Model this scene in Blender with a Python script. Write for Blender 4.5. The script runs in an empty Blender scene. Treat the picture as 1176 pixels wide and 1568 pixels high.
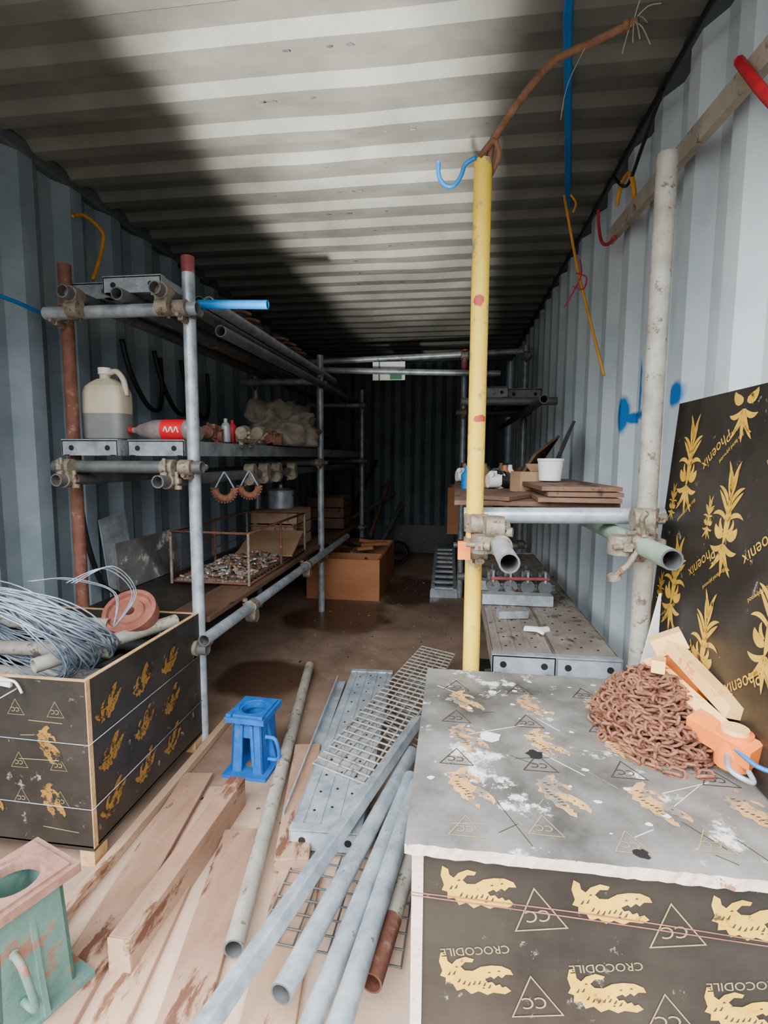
import bpy, bmesh, math, random
from mathutils import Vector as V, Matrix, noise
random.seed(7)
sc=bpy.context.scene
col=sc.collection
# ---------------------------------------------------------------- materials
def lin(c):
    return tuple(((x/255)/12.92 if x/255<=.04045 else ((x/255+.055)/1.055)**2.4) for x in c)
def mat(name,c1,c2=None,scale=6,rough=.6,metal=0,bump=.15,spot=None,sthr=.62,sscale=18,stretch=(1,1,1),detail=6,spec=.4,bscale=None,alpha=None,trans=0):
    m=bpy.data.materials.new(name);m.use_nodes=True
    nt=m.node_tree;N=nt.nodes;L=nt.links
    b=N['Principled BSDF']
    b.inputs['Roughness'].default_value=rough;b.inputs['Metallic'].default_value=metal
    b.inputs['Specular IOR Level'].default_value=spec
    b.inputs['Transmission Weight'].default_value=trans
    tc=N.new('ShaderNodeTexCoord');mp=N.new('ShaderNodeMapping');mp.inputs['Scale'].default_value=stretch
    L.new(tc.outputs['Object'],mp.inputs[0])
    c2=c2 or c1
    n=N.new('ShaderNodeTexNoise');n.inputs['Scale'].default_value=scale;n.inputs['Detail'].default_value=detail;n.inputs['Roughness'].default_value=.65
    L.new(mp.outputs[0],n.inputs['Vector'])
    r=N.new('ShaderNodeValToRGB');r.color_ramp.elements[0].position=.35;r.color_ramp.elements[1].position=.65
    r.color_ramp.elements[0].color=(*lin(c1),1);r.color_ramp.elements[1].color=(*lin(c2),1)
    L.new(n.outputs['Fac'],r.inputs[0]);out=r.outputs[0]
    if spot:
        n2=N.new('ShaderNodeTexNoise');n2.inputs['Scale'].default_value=sscale;n2.inputs['Detail'].default_value=8;n2.inputs['Roughness'].default_value=.7
        L.new(mp.outputs[0],n2.inputs['Vector'])
        r2=N.new('ShaderNodeValToRGB');r2.color_ramp.elements[0].position=sthr;r2.color_ramp.elements[1].position=min(1,sthr+.05)
        L.new(n2.outputs['Fac'],r2.inputs[0])
        mx=N.new('ShaderNodeMix');mx.data_type='RGBA';L.new(r2.outputs[0],mx.inputs[0]);L.new(out,mx.inputs[6]);mx.inputs[7].default_value=(*lin(spot),1)
        out=mx.outputs[2]
    L.new(out,b.inputs['Base Color'])
    if bump:
        n3=N.new('ShaderNodeTexNoise');n3.inputs['Scale'].default_value=bscale or scale*4;n3.inputs['Detail'].default_value=5
        L.new(mp.outputs[0],n3.inputs['Vector'])
        bp=N.new('ShaderNodeBump');bp.inputs['Strength'].default_value=bump;bp.inputs['Distance'].default_value=.01
        L.new(n3.outputs['Fac'],bp.inputs['Height']);L.new(bp.outputs[0],b.inputs['Normal'])
    return m
def add_mask(m,blobs,color,noise=.5,nscale=5,soft=.25,rough=None):
    """mix a real stain / sprayed paint mark into a material at world-space blobs [(center,radii)]"""
    nt=m.node_tree;N=nt.nodes;L=nt.links;b=N['Principled BSDF']
    src=b.inputs['Base Color'].links[0].from_socket
    g=N.new('ShaderNodeNewGeometry')
    nz=N.new('ShaderNodeTexNoise');nz.inputs['Scale'].default_value=nscale;nz.inputs['Detail'].default_value=5;L.new(g.outputs['Position'],nz.inputs['Vector'])
    last=None
    for c,rd in blobs:
        s=N.new('ShaderNodeVectorMath');s.operation='SUBTRACT';L.new(g.outputs['Position'],s.inputs[0]);s.inputs[1].default_value=c
        d=N.new('ShaderNodeVectorMath');d.operation='DIVIDE';L.new(s.outputs[0],d.inputs[0]);d.inputs[1].default_value=rd
        l=N.new('ShaderNodeVectorMath');l.operation='LENGTH';L.new(d.outputs[0],l.inputs[0])
        o=l.outputs['Value']
        if last is not None:
            q=N.new('ShaderNodeMath');q.operation='MINIMUM';L.new(o,q.inputs[0]);L.new(last,q.inputs[1]);o=q.outputs[0]
        last=o
    a=N.new('ShaderNodeMath');a.operation='MULTIPLY_ADD';L.new(nz.outputs['Fac'],a.inputs[0]);a.inputs[1].default_value=noise*2;L.new(last,a.inputs[2])
    mr=N.new('ShaderNodeMapRange');mr.inputs['From Min'].default_value=1+noise-soft;mr.inputs['From Max'].default_value=1+noise+soft;mr.inputs['To Min'].default_value=1;mr.inputs['To Max'].default_value=0
    L.new(a.outputs[0],mr.inputs['Value'])
    mx=N.new('ShaderNodeMix');mx.data_type='RGBA';L.new(mr.outputs[0],mx.inputs[0]);L.new(src,mx.inputs[6]);mx.inputs[7].default_value=(*lin(color),1)
    L.new(mx.outputs[2],b.inputs['Base Color'])
    if rough is not None:
        mq=N.new('ShaderNodeMapRange');L.new(mr.outputs[0],mq.inputs['Value']);mq.inputs['To Min'].default_value=b.inputs['Roughness'].default_value;mq.inputs['To Max'].default_value=rough
        L.new(mq.outputs[0],b.inputs['Roughness'])

M={}
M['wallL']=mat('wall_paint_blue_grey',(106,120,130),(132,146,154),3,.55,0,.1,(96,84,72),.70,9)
M['wallR']=mat('wall_paint_lit',(182,196,204),(204,215,221),3,.5,0,.1,(110,98,84),.74,9)  # same wall paint, lightened: stronger light on the right wall put into the colour
M['wallB']=mat('wall_paint_back_shaded',(56,68,74),(82,94,100),3,.55,0,.1,(44,42,40),.66,9)  # same wall paint, darkened: light falloff towards the back is in the colour
M['ceil']=mat('ceiling_paint',(94,93,86),(118,117,109),2.2,.6,0,.12,(74,64,54),.74,12)
M['rail']=mat('rail_paint',(70,78,82),(90,98,102),6,.6,0,.1,(70,48,36),.66,12)
M['floor']=mat('floor_ply_dusty',(106,86,72),(150,126,108),2.6,.75,0,.35,(176,158,142),.66,7,detail=10,bscale=22)
M['ground']=mat('ground_dirt',(58,54,50),(70,64,58),2,.9,0,.3)
M['galv']=mat('galvanised_steel',(118,126,131),(168,175,180),14,.38,.3,.08,(92,82,72),.64,26)
M['galvL']=mat('galvanised_bright',(136,147,156),(186,196,204),14,.32,.3,.08,(112,104,96),.63,26)
M['galvD']=mat('galvanised_dull',(78,81,82),(106,108,107),12,.5,.25,.12,(78,58,44),.58,20)
M['galvR']=mat('galvanised_dusty',(118,108,98),(158,148,138),9,.55,.12,.15,(98,76,62),.56,14)
M['rust']=mat('rusty_steel',(96,60,47),(126,84,69),12,.8,.15,.4,(140,106,92),.58,24)
M['rustO']=mat('rusty_chain',(106,66,48),(150,103,80),40,.85,.1,.3,(78,48,36),.58,60)
M['clamp']=mat('coupler_steel',(112,103,90),(148,138,122),30,.6,.3,.3,(110,72,50),.56,40)
M['red']=mat('red_paint',(150,16,28),(178,28,40),20,.5,0,.1,(120,90,80),.68,40)
M['redD']=mat('faded_red_paint',(124,50,56),(150,78,82),20,.55,0,.1,(140,130,126),.6,40)
M['yellow']=mat('yellow_paint',(228,188,44),(238,206,74),8,.5,0,.15,(158,144,112),.56,14)
M['greyp']=mat('weathered_grey_pole',(138,134,124),(172,168,157),12,.65,.1,.2,(104,92,80),.58,26)
M['mint']=mat('mint_paint',(122,144,128),(150,168,152),12,.55,.05,.12,(116,66,56),.64,20)
M['blue']=mat('blue_plastic',(0,100,170),(8,118,190),10,.4,0,.05)
M['bluep']=mat('blue_enamel',(14,82,160),(26,104,184),14,.5,.05,.2,(120,92,80),.62,26)
M['greenp']=mat('green_enamel_rusty',(74,108,100),(94,126,116),12,.65,.05,.3,(130,94,76),.54,12)
M['greenr']=mat('worn_rusty_top',(126,90,76),(158,124,108),12,.75,.05,.3,(92,122,112),.56,12)
M['dark']=mat('dark_gap',(16,16,17),(26,26,27),8,.8)
M['film']=mat('film_faced_ply',(32,29,26),(54,49,43),5,.42,0,.12,(130,124,116),.63,26,detail=9)
M['filmTop']=mat('film_faced_ply_dusty',(66,64,62),(138,135,131),3.4,.6,0,.25,(214,212,206),.57,8,detail=12)
M['edge']=mat('ply_edge',(170,132,88),(200,164,118),20,.8,0,.3,(120,84,54),.62,30)
M['edgeP']=mat('ply_edge_pink',(202,176,160),(222,202,190),20,.8,0,.3,(146,104,80),.60,30)
M['batten']=mat('weathered_batten',(140,131,116),(170,161,146),6,.8,0,.3,(106,90,74),.6,20)
M['gold']=mat('printed_gold',(194,148,40),(218,176,66),20,.6,0,0,(70,58,38),.60,30)
M['goldW']=mat('printed_gold_worn',(180,132,78),(204,160,108),14,.7,0,.1,(118,112,102),.5,24)
M['goldD']=mat('printed_gold_dim',(122,88,32),(148,108,46),14,.6,0,0,(38,34,28),.52,30)
M['ink']=mat('printed_ink',(140,124,82),(160,144,100),20,.6,0,0)
M['inkD']=mat('printed_detail',(50,42,32),(64,54,40),20,.6,0,0)
M['wood']=mat('sawn_timber',(150,120,96),(184,154,128),5,.8,0,.35,(112,76,56),.58,8,stretch=(1,.25,1))
M['woodR']=mat('dusty_plank',(126,94,74),(172,140,118),5,.85,0,.45,(98,62,46),.56,9,stretch=(1,.3,1))
M['woodO']=mat('orange_ply',(154,98,60),(178,122,80),3,.6,0,.12,(120,66,38),.66,8,stretch=(.3,1,1))
M['woodB']=mat('brown_board',(84,60,46),(118,90,72),5,.75,0,.2,(56,38,30),.58,10,stretch=(1,.3,1))
M['card']=mat('cardboard',(136,106,78),(160,130,100),5,.85,0,.1)
M['cloth']=mat('tarp_cloth',(102,95,84),(130,122,110),10,.9,0,.4)
M['white']=mat('white_plastic',(214,214,210),(228,228,224),8,.5)
M['jug']=mat('jerrycan_hdpe',(186,176,150),(200,192,168),8,.4)
M['jugL']=mat('jerrycan_liquid',(116,120,116),(130,132,128),6,.35)
M['pet']=mat('pet_clear',(104,88,88),(138,124,124),10,.12,0,.1)
M['label']=mat('bottle_label_red',(200,6,24),(214,18,34),10,.4)
M['orange']=mat('orange_plastic',(230,116,38),(240,140,60),8,.45,0,.1,(150,90,60),.66,20)
M['peach']=mat('faded_orange_plastic',(240,186,108),(244,202,136),8,.5,0,.1,(226,146,76),.58,16)
M['wire']=mat('wire_steel',(122,138,156),(164,178,192),30,.35,.3,0)
M['black']=mat('black_rubber',(20,20,22),(30,30,32),10,.5)
M['brick']=mat('red_oxide_disc',(124,70,58),(152,98,82),14,.7,0,.2)
M['hookY']=mat('yellow_hook',(200,134,36),(216,154,60),10,.5)
M['pink']=mat('red_ribbon',(176,40,58),(194,62,78),10,.6)
M['rope']=mat('rope_brown',(110,76,54),(144,106,78),30,.9,0,.5)
M['green']=mat('sign_green',(60,120,84),(70,130,92),10,.6)
M['gravel']=mat('nails_mix',(86,74,64),(160,146,130),60,.7,.2,.6,(66,54,46),.5,90)

# ---------------------------------------------------------------- mesh builder
def smooth_pts(pts,n=6,closed=False):
    P=[V(p) for p in pts];out=[];N=len(P)
    rng=range(N) if closed else range(N-1)
    for i in rng:
        if closed: p0,p1,p2,p3=P[i-1],P[i],P[(i+1)%N],P[(i+2)%N]
        else: p0,p1,p2,p3=P[max(i-1,0)],P[i],P[i+1],P[min(i+2,N-1)]
        for k in range(n):
            t=k/n
            out.append(.5*((2*p1)+(-p0+p2)*t+(2*p0-5*p1+4*p2-p3)*t*t+(-p0+3*p1-3*p2+p3)*t**3))
    if not closed: out.append(P[-1])
    return out
TXT={}
def text_mesh(s):
    if s in TXT: return TXT[s]
    cu=bpy.data.curves.new('tmp','FONT');cu.body=s;cu.size=1;cu.resolution_u=3
    ob=bpy.data.objects.new('tmp',cu);col.objects.link(ob)
    dg=bpy.context.evaluated_depsgraph_get();dg.update()
    e=ob.evaluated_get(dg);me=e.to_mesh()
    r=([v.co.copy() for v in me.vertices],[list(p.vertices) for p in me.polygons])
    e.to_mesh_clear();bpy.data.objects.remove(ob);bpy.data.curves.remove(cu)
    TXT[s]=r;return r
class B:
    def __init__(s,name):
        s.name=name;s.bm=bmesh.new();s.m=[]
    def mi(s,m):
        m=M[m]
        if m not in s.m:s.m.append(m)
        return s.m.index(m)
    def mesh(s,verts,faces,m,smooth=False):
        vs=[s.bm.verts.new(V(p)) for p in verts];k=s.mi(m)
        for f in faces:
            try:
                q=s.bm.faces.new([vs[i] for i in f]);q.material_index=k;q.smooth=smooth
            except ValueError: pass
    def box(s,c,size,m,rot=(0,0,0)):
        R=Matrix.Rotation(rot[2],3,'Z')@Matrix.Rotation(rot[1],3,'Y')@Matrix.Rotation(rot[0],3,'X')
        c=V(c);x,y,z=[q/2 for q in size]
        vs=[c+R@V((a*x,b*y,d*z)) for a in(-1,1) for b in(-1,1) for d in(-1,1)]
        s.mesh(vs,[(0,1,3,2),(4,6,7,5),(0,4,5,1),(2,3,7,6),(0,2,6,4),(1,5,7,3)],m)
    def bb(s,x0,x1,y0,y1,z0,z1,m): s.box(((x0+x1)/2,(y0+y1)/2,(z0+z1)/2),(x1-x0,y1-y0,z1-z0),m)
    def beam(s,p1,p2,w,h,m,roll=0):
        p1,p2=V(p1),V(p2);d=p2-p1;L=d.length;d.normalize()
        up=V((0,0,1)) if abs(d.z)<.95 else V((0,1,0))
        r=d.cross(up).normalized();u=r.cross(d)
        if roll: R=Matrix.Rotation(roll,3,d);r=R@r;u=R@u
        vs=[]
        for p in(p1,p2):
            for a,b in((-1,-1),(1,-1),(1,1),(-1,1)): vs.append(p+r*a*w/2+u*b*h/2)
        s.mesh(vs,[(3,2,1,0),(4,5,6,7),(0,1,5,4),(1,2,6,5),(2,3,7,6),(3,0,4,7)],m)
    def tube(s,p1,p2,r,m,hollow=False,n=16,r2=None,capm=None):
        p1,p2=V(p1),V(p2);d=(p2-p1).normalized()
        a=d.orthogonal().normalized();b=d.cross(a);r2=r if r2 is None else r2
        def ring(p,rr): return [p+(a*math.cos(2*math.pi*i/n)+b*math.sin(2*math.pi*i/n))*rr for i in range(n)]
        vs=ring(p1,r)+ring(p2,r2)
        s.mesh(vs,[(i,(i+1)%n,n+(i+1)%n,n+i) for i in range(n)],m,True)
        if hollow:
            t=.82
            for p,q,rr in((p1,d,r),(p2,-d,r2)):
                vs=ring(p,rr)+ring(p,rr*t)
                s.mesh(vs,[(i,(i+1)%n,n+(i+1)%n,n+i) for i in range(n)],capm or m)
                dep=min(.25,(p2-p1).length*.45)
                vs=ring(p,rr*t)+ring(p+q*dep,rr*t)
                s.mesh(vs,[(i,(i+1)%n,n+(i+1)%n,n+i) for i in range(n)],capm or m,True)
                s.mesh(ring(p+q*dep,rr*t),[tuple(range(n))],'dark')
        else:
            s.mesh(ring(p1,r),[tuple(range(n))],capm or m);s.mesh(ring(p2,r2),[tuple(range(n))],capm or m)
    def path(s,pts,r,m,n=7,closed=False,sm=0,flat=None):
        P=smooth_pts(pts,sm,closed) if sm else [V(p) for p in pts]
        N=len(P);vs=[];prev=None
        for i,p in enumerate(P):
            if closed: t=P[(i+1)%N]-P[i-1]
            else: t=P[min(i+1,N-1)]-P[max(i-1,0)]
            if t.length<1e-9:t=V((0,0,1))
            t.normalize()
            if prev is None: a=t.orthogonal().normalized()
            else:
                a=prev-t*prev.dot(t)
                a=a.normalized() if a.length>1e-6 else t.orthogonal().normalized()
            prev=a;b=t.cross(a);f=flat or 1
            for k in range(n):
                g=2*math.pi*k/n;vs.append(p+a*math.cos(g)*r+b*math.sin(g)*r*f)
        fs=[(i*n+k,i*n+(k+1)%n,((i+1)%N)*n+(k+1)%n,((i+1)%N)*n+k) for i in range(N if closed else N-1) for k in range(n)]
        if not closed: fs+=[tuple(range(n)),tuple(range((N-1)*n,N*n))]
        s.mesh(vs,fs,m,True)
    def lathe(s,prof,c,m,axis=(0,0,1),n=24,sx=1,sy=1,mats=None):
        c=V(c);ax=V(axis).normalized();a=V((1,0,0)) if abs(ax.z)>.9 else V((0,0,1));a=(a-ax*a.dot(ax)).normalized();b=ax.cross(a)
        def ring(r,h): return [c+ax*h+a*math.cos(2*math.pi*i/n)*r*sx+b*math.sin(2*math.pi*i/n)*r*sy for i in range(n)]
        for j in range(len(prof)-1):
            vs=ring(*prof[j])+ring(*prof[j+1])
            s.mesh(vs,[(i,(i+1)%n,n+(i+1)%n,n+i) for i in range(n)],mats[j] if mats else m,True)
    def plate_hole(s,c,w,d,h,r,m,rz=0,n=24):
        """square plate with a round hole through it (top at c.z)"""
        c=V(c);R=Matrix.Rotation(rz,3,'Z');o=[];q=[]
        for i in range(n):
            g=2*math.pi*i/n;x,y=math.cos(g),math.sin(g);k=1/max(abs(x),abs(y))
            o.append(V((x*k*w/2,y*k*d/2,0)));q.append(V((x*r,y*r,0)))
        for z,_ in((0,1),(-h,0)):
            vs=[c+R@(p+V((0,0,z))) for p in o+q];s.mesh(vs,[(i,(i+1)%n,n+(i+1)%n,n+i) for i in range(n)],m)
        for lst in(o,q):
            vs=[c+R@p for p in lst]+[c+R@(p+V((0,0,-h))) for p in lst];s.mesh(vs,[(i,(i+1)%n,n+(i+1)%n,n+i) for i in range(n)],m)
    def coupler(s,p,ax1=(0,0,1),ax2=(0,1,0),m='clamp',off=.0,bolt=(1,0,0)):
        p=V(p);a1,a2=V(ax1).normalized(),V(ax2).normalized();bo=V(bolt).normalized()
        s.tube(p-a1*.026,p+a1*.026,.0305,m);q=p+bo*.05
        s.tube(q-a2*.024,q+a2*.024,.0305,m)
        s.box(p+bo*.028,(.045,.045,.045),m)
        for e,ax in((p,a1),(q,a2)):
            pr=ax.cross(bo).normalized() if abs(ax.dot(bo))<.9 else ax.orthogonal()
            s.tube(e+pr*.030-bo*.03,e+pr*.030+bo*.035,.0075,m,n=6)
            s.tube(e+pr*.036-bo*.032,e+pr*.036-bo*.018,.014,m,n=6)
            s.box(e+pr*.034,(.02,.02,.02),m)
    def text(s,t,o,u,v,size,m,eps=.0):
        o,u,v=V(o),V(u),V(v);n=u.cross(v).normalized()*eps
        vs,fs=text_mesh(t);s.mesh([o+u*(p.x*size)+v*(p.y*size)+n for p in vs],fs,m)
    def poly(s,pts,o,u,v,sx,sy,m,eps=.001):
        o,u,v=V(o),V(u),V(v);n=u.cross(v).normalized()*eps
        s.mesh([o+u*(x*sx)+v*(y*sy)+n for x,y in pts],[tuple(range(len(pts)))],m)
    def done(s,bevel=0):
        me=bpy.data.meshes.new(s.name);s.bm.normal_update()
        xs=[v.co for v in s.bm.verts]
        c=V([(min(p[i] for p in xs)+max(p[i] for p in xs))/2 for i in range(3)])
        for v in s.bm.verts:v.co-=c
        s.bm.to_mesh(me);s.bm.free()
        ob=bpy.data.objects.new(s.name,me);ob.location=c;col.objects.link(ob)
        for m in s.m:me.materials.append(m)
        if bevel:
            bv=ob.modifiers.new('bevel','BEVEL');bv.width=bevel;bv.segments=2;bv.limit_method='ANGLE'
        return ob
# ---------------------------------------------------------------- room shell
XL,XR,Y0,Y1,H=-1.70,.65,.55,6.43,2.39
def corrug(name,axis,pos,a0,a1,b0,b1,pitch,depth,out,m,flat=.26,slope=.24):
    b=B(name);prof=[];t=a0
    while t<a1:
        for q,d in((0,0),(flat,0),(flat+slope,1),(2*flat+slope,1)):
            prof.append((t+q*pitch,d*depth*out))
        t+=pitch
    vs=[]
    for a,d in prof:
        a=min(a,a1)
        for z in(b0,b1): vs.append((pos+d,a,z) if axis=='x' else (a,pos+d,z))
    b.mesh(vs,[(2*i,2*i+2,2*i+3,2*i+1) for i in range(len(prof)-1)],m)
    return b.done()
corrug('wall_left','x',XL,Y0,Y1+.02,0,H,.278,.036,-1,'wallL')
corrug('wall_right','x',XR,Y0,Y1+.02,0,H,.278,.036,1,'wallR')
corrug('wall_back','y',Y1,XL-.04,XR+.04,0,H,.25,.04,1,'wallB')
b=B('ceiling');t=Y0;prof=[]
while t<Y1+.1:
    for q,d in((0,0),(.30,0),(.46,1),(.84,1)): prof.append((t+q*.209,d*.03))
    t+=.209
nx=24;vs=[]
for a,d in prof:
    for i in range(nx+1):
        x=XL-.05+(XR-XL+.1)*i/nx
        dent=-.006*math.exp(-((x+.5+.3*math.sin(a*3))**2/.03))*abs(math.sin(a*2.3))
        vs.append((x,a,H+d+dent))
w=nx+1
b.mesh(vs,[(j*w+i,j*w+i+1,(j+1)*w+i+1,(j+1)*w+i) for j in range(len(prof)-1) for i in range(nx)],'ceil')
for k in range(60):
    x,y=-.5+random.gauss(0,.22),random.uniform(1.5,4.5);s_=random.uniform(.002,.006);pts=[(math.cos(g)*(1+random.uniform(-.4,.5)),math.sin(g)*(1+random.uniform(-.4,.5))) for g in [i*2*math.pi/9 for i in range(9)]]
    yy=Y0+round((y-Y0)/.209)*.209+.03
    b.poly(pts,(x,yy,H-.0065),(1,0,0),(0,-1,0),s_*2.2,s_,random.choice(['galvD','rail','galvR']),.0005)
b.done()
add_mask(M['floor'],[((-.85,3.75,0),(.38,.42,1)),((-1.0,2.62,0),(.26,.24,1)),((-.35,4.6,0),(.3,.5,1))],(82,60,47),.6,4,.15,.35)
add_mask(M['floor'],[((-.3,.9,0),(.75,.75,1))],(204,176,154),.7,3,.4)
b=B('floor')
b.bb(XL-.04,XR+.04,Y0-.1,Y1+.05,-.03,0,'floor')
b.done()
b=B('ground');b.bb(-12,12,-14,Y1+4,-.25,-.2,'ground');b.done()
for i,(x0,x1,y0,y1,z0,z1) in enumerate([(XL-.06,XL+.006,Y0,Y1,H-.03,H+.03),(XR-.006,XR+.06,Y0,Y1,H-.03,H+.03),(XL,XR,Y1-.04,Y1+.06,H-.06,H+.03),
    (XL-.06,XL+.01,Y0,Y1,0,.10),(XR-.01,XR+.06,Y0,Y1,0,.10),(XL,XR,Y1-.02,Y1+.05,0,.06),(XL-.12,XR+.12,Y0-.12,Y0,H-.10,H+.06)]):
    b=B('trim_%d'%(i+1));b.bb(x0,x1,y0,y1,z0,z1,'rail');b.done(.008)
b=B('container_door_frame')
b.bb(XL-.12,XL-.02,Y0-.12,Y0,-.03,H,'rail');b.bb(XR+.02,XR+.12,Y0-.12,Y0,-.03,H,'rail');b.bb(XL-.12,XR+.12,Y0-.2,Y0-.1,-.2,-.03,'rail');b.done(.01)
# ---------------------------------------------------------------- planks
def steel_plank(p0,p1,w,h=.06,name='steel_scaffold_plank',m='galv'):
    """hollow channel plank from p0 to p1 (bottom centre line)"""
    b=B(name);p0,p1=V(p0),V(p1);d=(p1-p0);L=d.length;d.normalize();r=d.cross(V((0,0,1))).normalized();u=r.cross(d)
    def P(a,x,z): return p0+d*a+r*x+u*z
    def bx(a0,a1,x0,x1,z0,z1,mm=m):
        vs=[P(a,x,z) for a in(a0,a1) for x in(x0,x1) for z in(z0,z1)]
        b.mesh(vs,[(0,1,3,2),(4,6,7,5),(0,4,5,1),(2,3,7,6),(0,2,6,4),(1,5,7,3)],mm)
    bx(0,L,-w/2,w/2,h-.004,h)
    for k in(-1,1):
        bx(0,L,k*w/2-.002,k*w/2+.002,0,h);bx(0,L,k*(w/2-.018)-.012,k*(w/2-.018)+.012,0,.003)
    for k in(-.5,-.17,.17,.5): bx(.03,L-.03,k*w*.75-.006,k*w*.75+.006,h,h+.003)
    for a in(0,L-.03):
        bx(a,a+.03,-w/2-.003,w/2+.003,0,h+.004,'galvL' if m=='galvR' else m)
    for k in(-.33,.33):
        c=P(-.0015,k*w,h*.5);b.tube(c,c+d*.002,.011,'dark',n=12)
    n=int(L/.09)
    for i in range(1,n):
        for k in(-.25,0,.25):
            c=P(i*L/n+(.02 if k==0 else 0),k*w,h+.0005);b.tube(c,c+u*.0012,.0045,'dark',n=8)
    return b.done()
# ---------------------------------------------------------------- LEFT RACK
R=.0242
b=B('scaffold_shelf_rack')
T=lambda p,q,m='galv',r=R:b.tube(p,q,r,m,True,capm='galvD')
T((-1.55,1.97,0),(-1.55,1.97,1.94),'rust')
T((-1.02,1.95,0),(-1.02,1.95,1.89),'galvL');b.tube((-1.02,1.95,1.88),(-1.02,1.95,1.94),.0248,'redD',True)
T((-1.0,3.84,0),(-1.0,3.84,1.93));T((-1.52,3.9,0),(-1.52,3.9,1.93))
T((-1.0,5.6,0),(-1.0,5.6,1.9));T((-1.52,5.7,0),(-1.52,5.7,1.9))
for z in(1.735,1.145,.425):
    for y in(1.90,3.79,5.55): T((-1.585,y,z),(-.96,y,z),'galvD' if z<1.7 else 'galv')
for x in(-1.43,-1.07):
    T((x,1.80,1.785),(x,6.1,1.785),'galvD');
T((-1.50,1.80,1.095),(-1.50,6.1,1.095),'galvD');T((-1.075,1.78,1.095),(-1.075,6.1,1.095),'galvD')
T((-.955,1.86,.475),(-.955,4.6,.475),'galvL');T((-1.5,1.9,.475),(-1.5,5.8,.475),'galvD')
T((-1.25,1.85,1.785),(-1.25,4.2,1.785),'galvD');T((-.965,2.1,1.70),(-.965,4.6,1.71),'galvD')
for x,y in((-1.55,1.94),(-1.02,1.92)):
    for z in(1.735,1.145,.43): b.coupler((x,y+.02,z),(0,0,1),(1,0,0),bolt=(0,-1,0))
for x,y in((-1.0,3.84),(-1.52,3.9),(-1.0,5.6)):
    for z in(1.735,1.145,.43): b.coupler((x,y,z),(0,0,1),(1,0,0),bolt=(0,-1,0))
for x,z in((-1.43,1.785),(-1.07,1.785),(-1.50,1.095),(-1.075,1.095)): b.coupler((x,1.86,z),(0,1,0),(1,0,0),bolt=(0,0,-1) if z>1.5 else (0,0,1))
for y in(2.35,3.3): b.coupler((-.955,y,.475),(0,1,0),(1,0,0),bolt=(0,0,-1))
for y in (2.6,2.8,3.0,3.3): b.coupler((-1.05,y,1.12),(1,0,0),(0,1,0),bolt=(0,0,-1))
b.done()
b=B('blue_wrapped_pipe');b.tube((-1.0,1.985,1.775),(-.72,1.985,1.765),.017,'blue',True);b.done()
steel_plank((-1.24,1.93,1.811),(-1.24,3.4,1.811),.235)
steel_plank((-1.46,1.99,1.811),(-1.46,2.9,1.811),.19)
for x,y in((-1.43,1.90),(-1.18,1.95)): steel_plank((x,y,1.189),(x,5.9,1.189),.235)
b=B('loose_tube_stack')
b.tube((-1.08,2.15,1.834),(-1.11,4.9,1.834),R,'galvD',True)
b.tube((-1.33,3.0,1.834),(-1.2,5.2,1.834),R,'galvD',True);b.tube((-1.15,3.45,1.834),(-1.12,5.3,1.834),R,'rust',True)
b.tube((-.99,2.05,1.80),(-1.0,4.3,1.81),R,'galv',True)
b.done()
b=B('rusty_bracket_pile')
for i in range(9):
    x,y=-1.02-random.random()*.1,2.3+i*.14
    b.path([(x-.06,y,1.86),(x-.02,y+.02,1.875),(x+.03,y+.01,1.87),(x+.06,y+.03,1.862)],.008,'rust',6,sm=3)
b.done()
b=B('wooden_plank');b.beam((-1.4,3.0,1.83),(-1.32,4.4,1.83),.16,.025,'wood');b.done()
# jerry can
b=B('jerry_can')
def sup(cx,cy,wx,wy,z,n=28,e=.45):
    o=[]
    for i in range(n):
        g=2*math.pi*i/n;c,s_=math.cos(g),math.sin(g)
        o.append(V((cx+wx*math.copysign(abs(c)**e,c),cy+wy*math.copysign(abs(s_)**e,s_),z)))
    return o
zs=[(1.252,.8),(1.262,.97),(1.30,1),(1.36,1),(1.365,1),(1.42,1),(1.455,.97),(1.48,.84),(1.497,.6),(1.51,.36)]
for j in range(len(zs)-1):
    vs=sup(-1.47,2.08,.092*zs[j][1],.062*zs[j][1],zs[j][0])+sup(-1.47,2.08,.092*zs[j+1][1],.062*zs[j+1][1],zs[j+1][0])
    b.mesh(vs,[(i,(i+1)%28,28+(i+1)%28,28+i) for i in range(28)],'jugL' if j<4 else 'jug',True)
b.mesh(sup(-1.47,2.08,.03,.02,1.51),[tuple(range(28))],'jug')
b.tube((-1.475,2.08,1.505),(-1.475,2.08,1.535),.022,'jug');b.tube((-1.475,2.08,1.53),(-1.475,2.08,1.556),.027,'white')
b.path([(-1.455,2.08,1.535),(-1.42,2.08,1.54),(-1.39,2.08,1.50),(-1.382,2.08,1.44)],.012,'jug',8,sm=5)
b.done()
def bottle(c,ax,L,r,name='soda_bottle'):
    b=B(name);p=[(0,0),(r*.8,0),(r,.02),(r*.95,L*.18),(r,L*.3),(r*1.0,L*.55),(r*.97,L*.62),(r*.6,L*.82),(r*.3,L*.9),(r*.3,L*.95)]
    b.lathe(p,c,'pet',ax);a=V(ax).normalized();c=V(c)
    b.lathe([(r*1.01,L*.12),(r*1.015,L*.13),(r*1.015,L*.44),(r*1.01,L*.45)],c,'label',ax)
    b.tube(c+a*L*.94,c+a*L,r*.34,'red');
    side=V((0,-1,0))
    for k in range(3):
        b.path([c+a*L*(.17+.08*k)+side*r*1.02+V((0,0,-.012)),c+a*L*(.20+.08*k)+side*r*1.03+V((0,0,.012)),c+a*L*(.23+.08*k)+side*r*1.02+V((0,0,-.008))],.003,'white',5,sm=4)
    b.done()
bottle((-1.07,2.06,1.296),(-1,.05,0),.30,.044)
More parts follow.
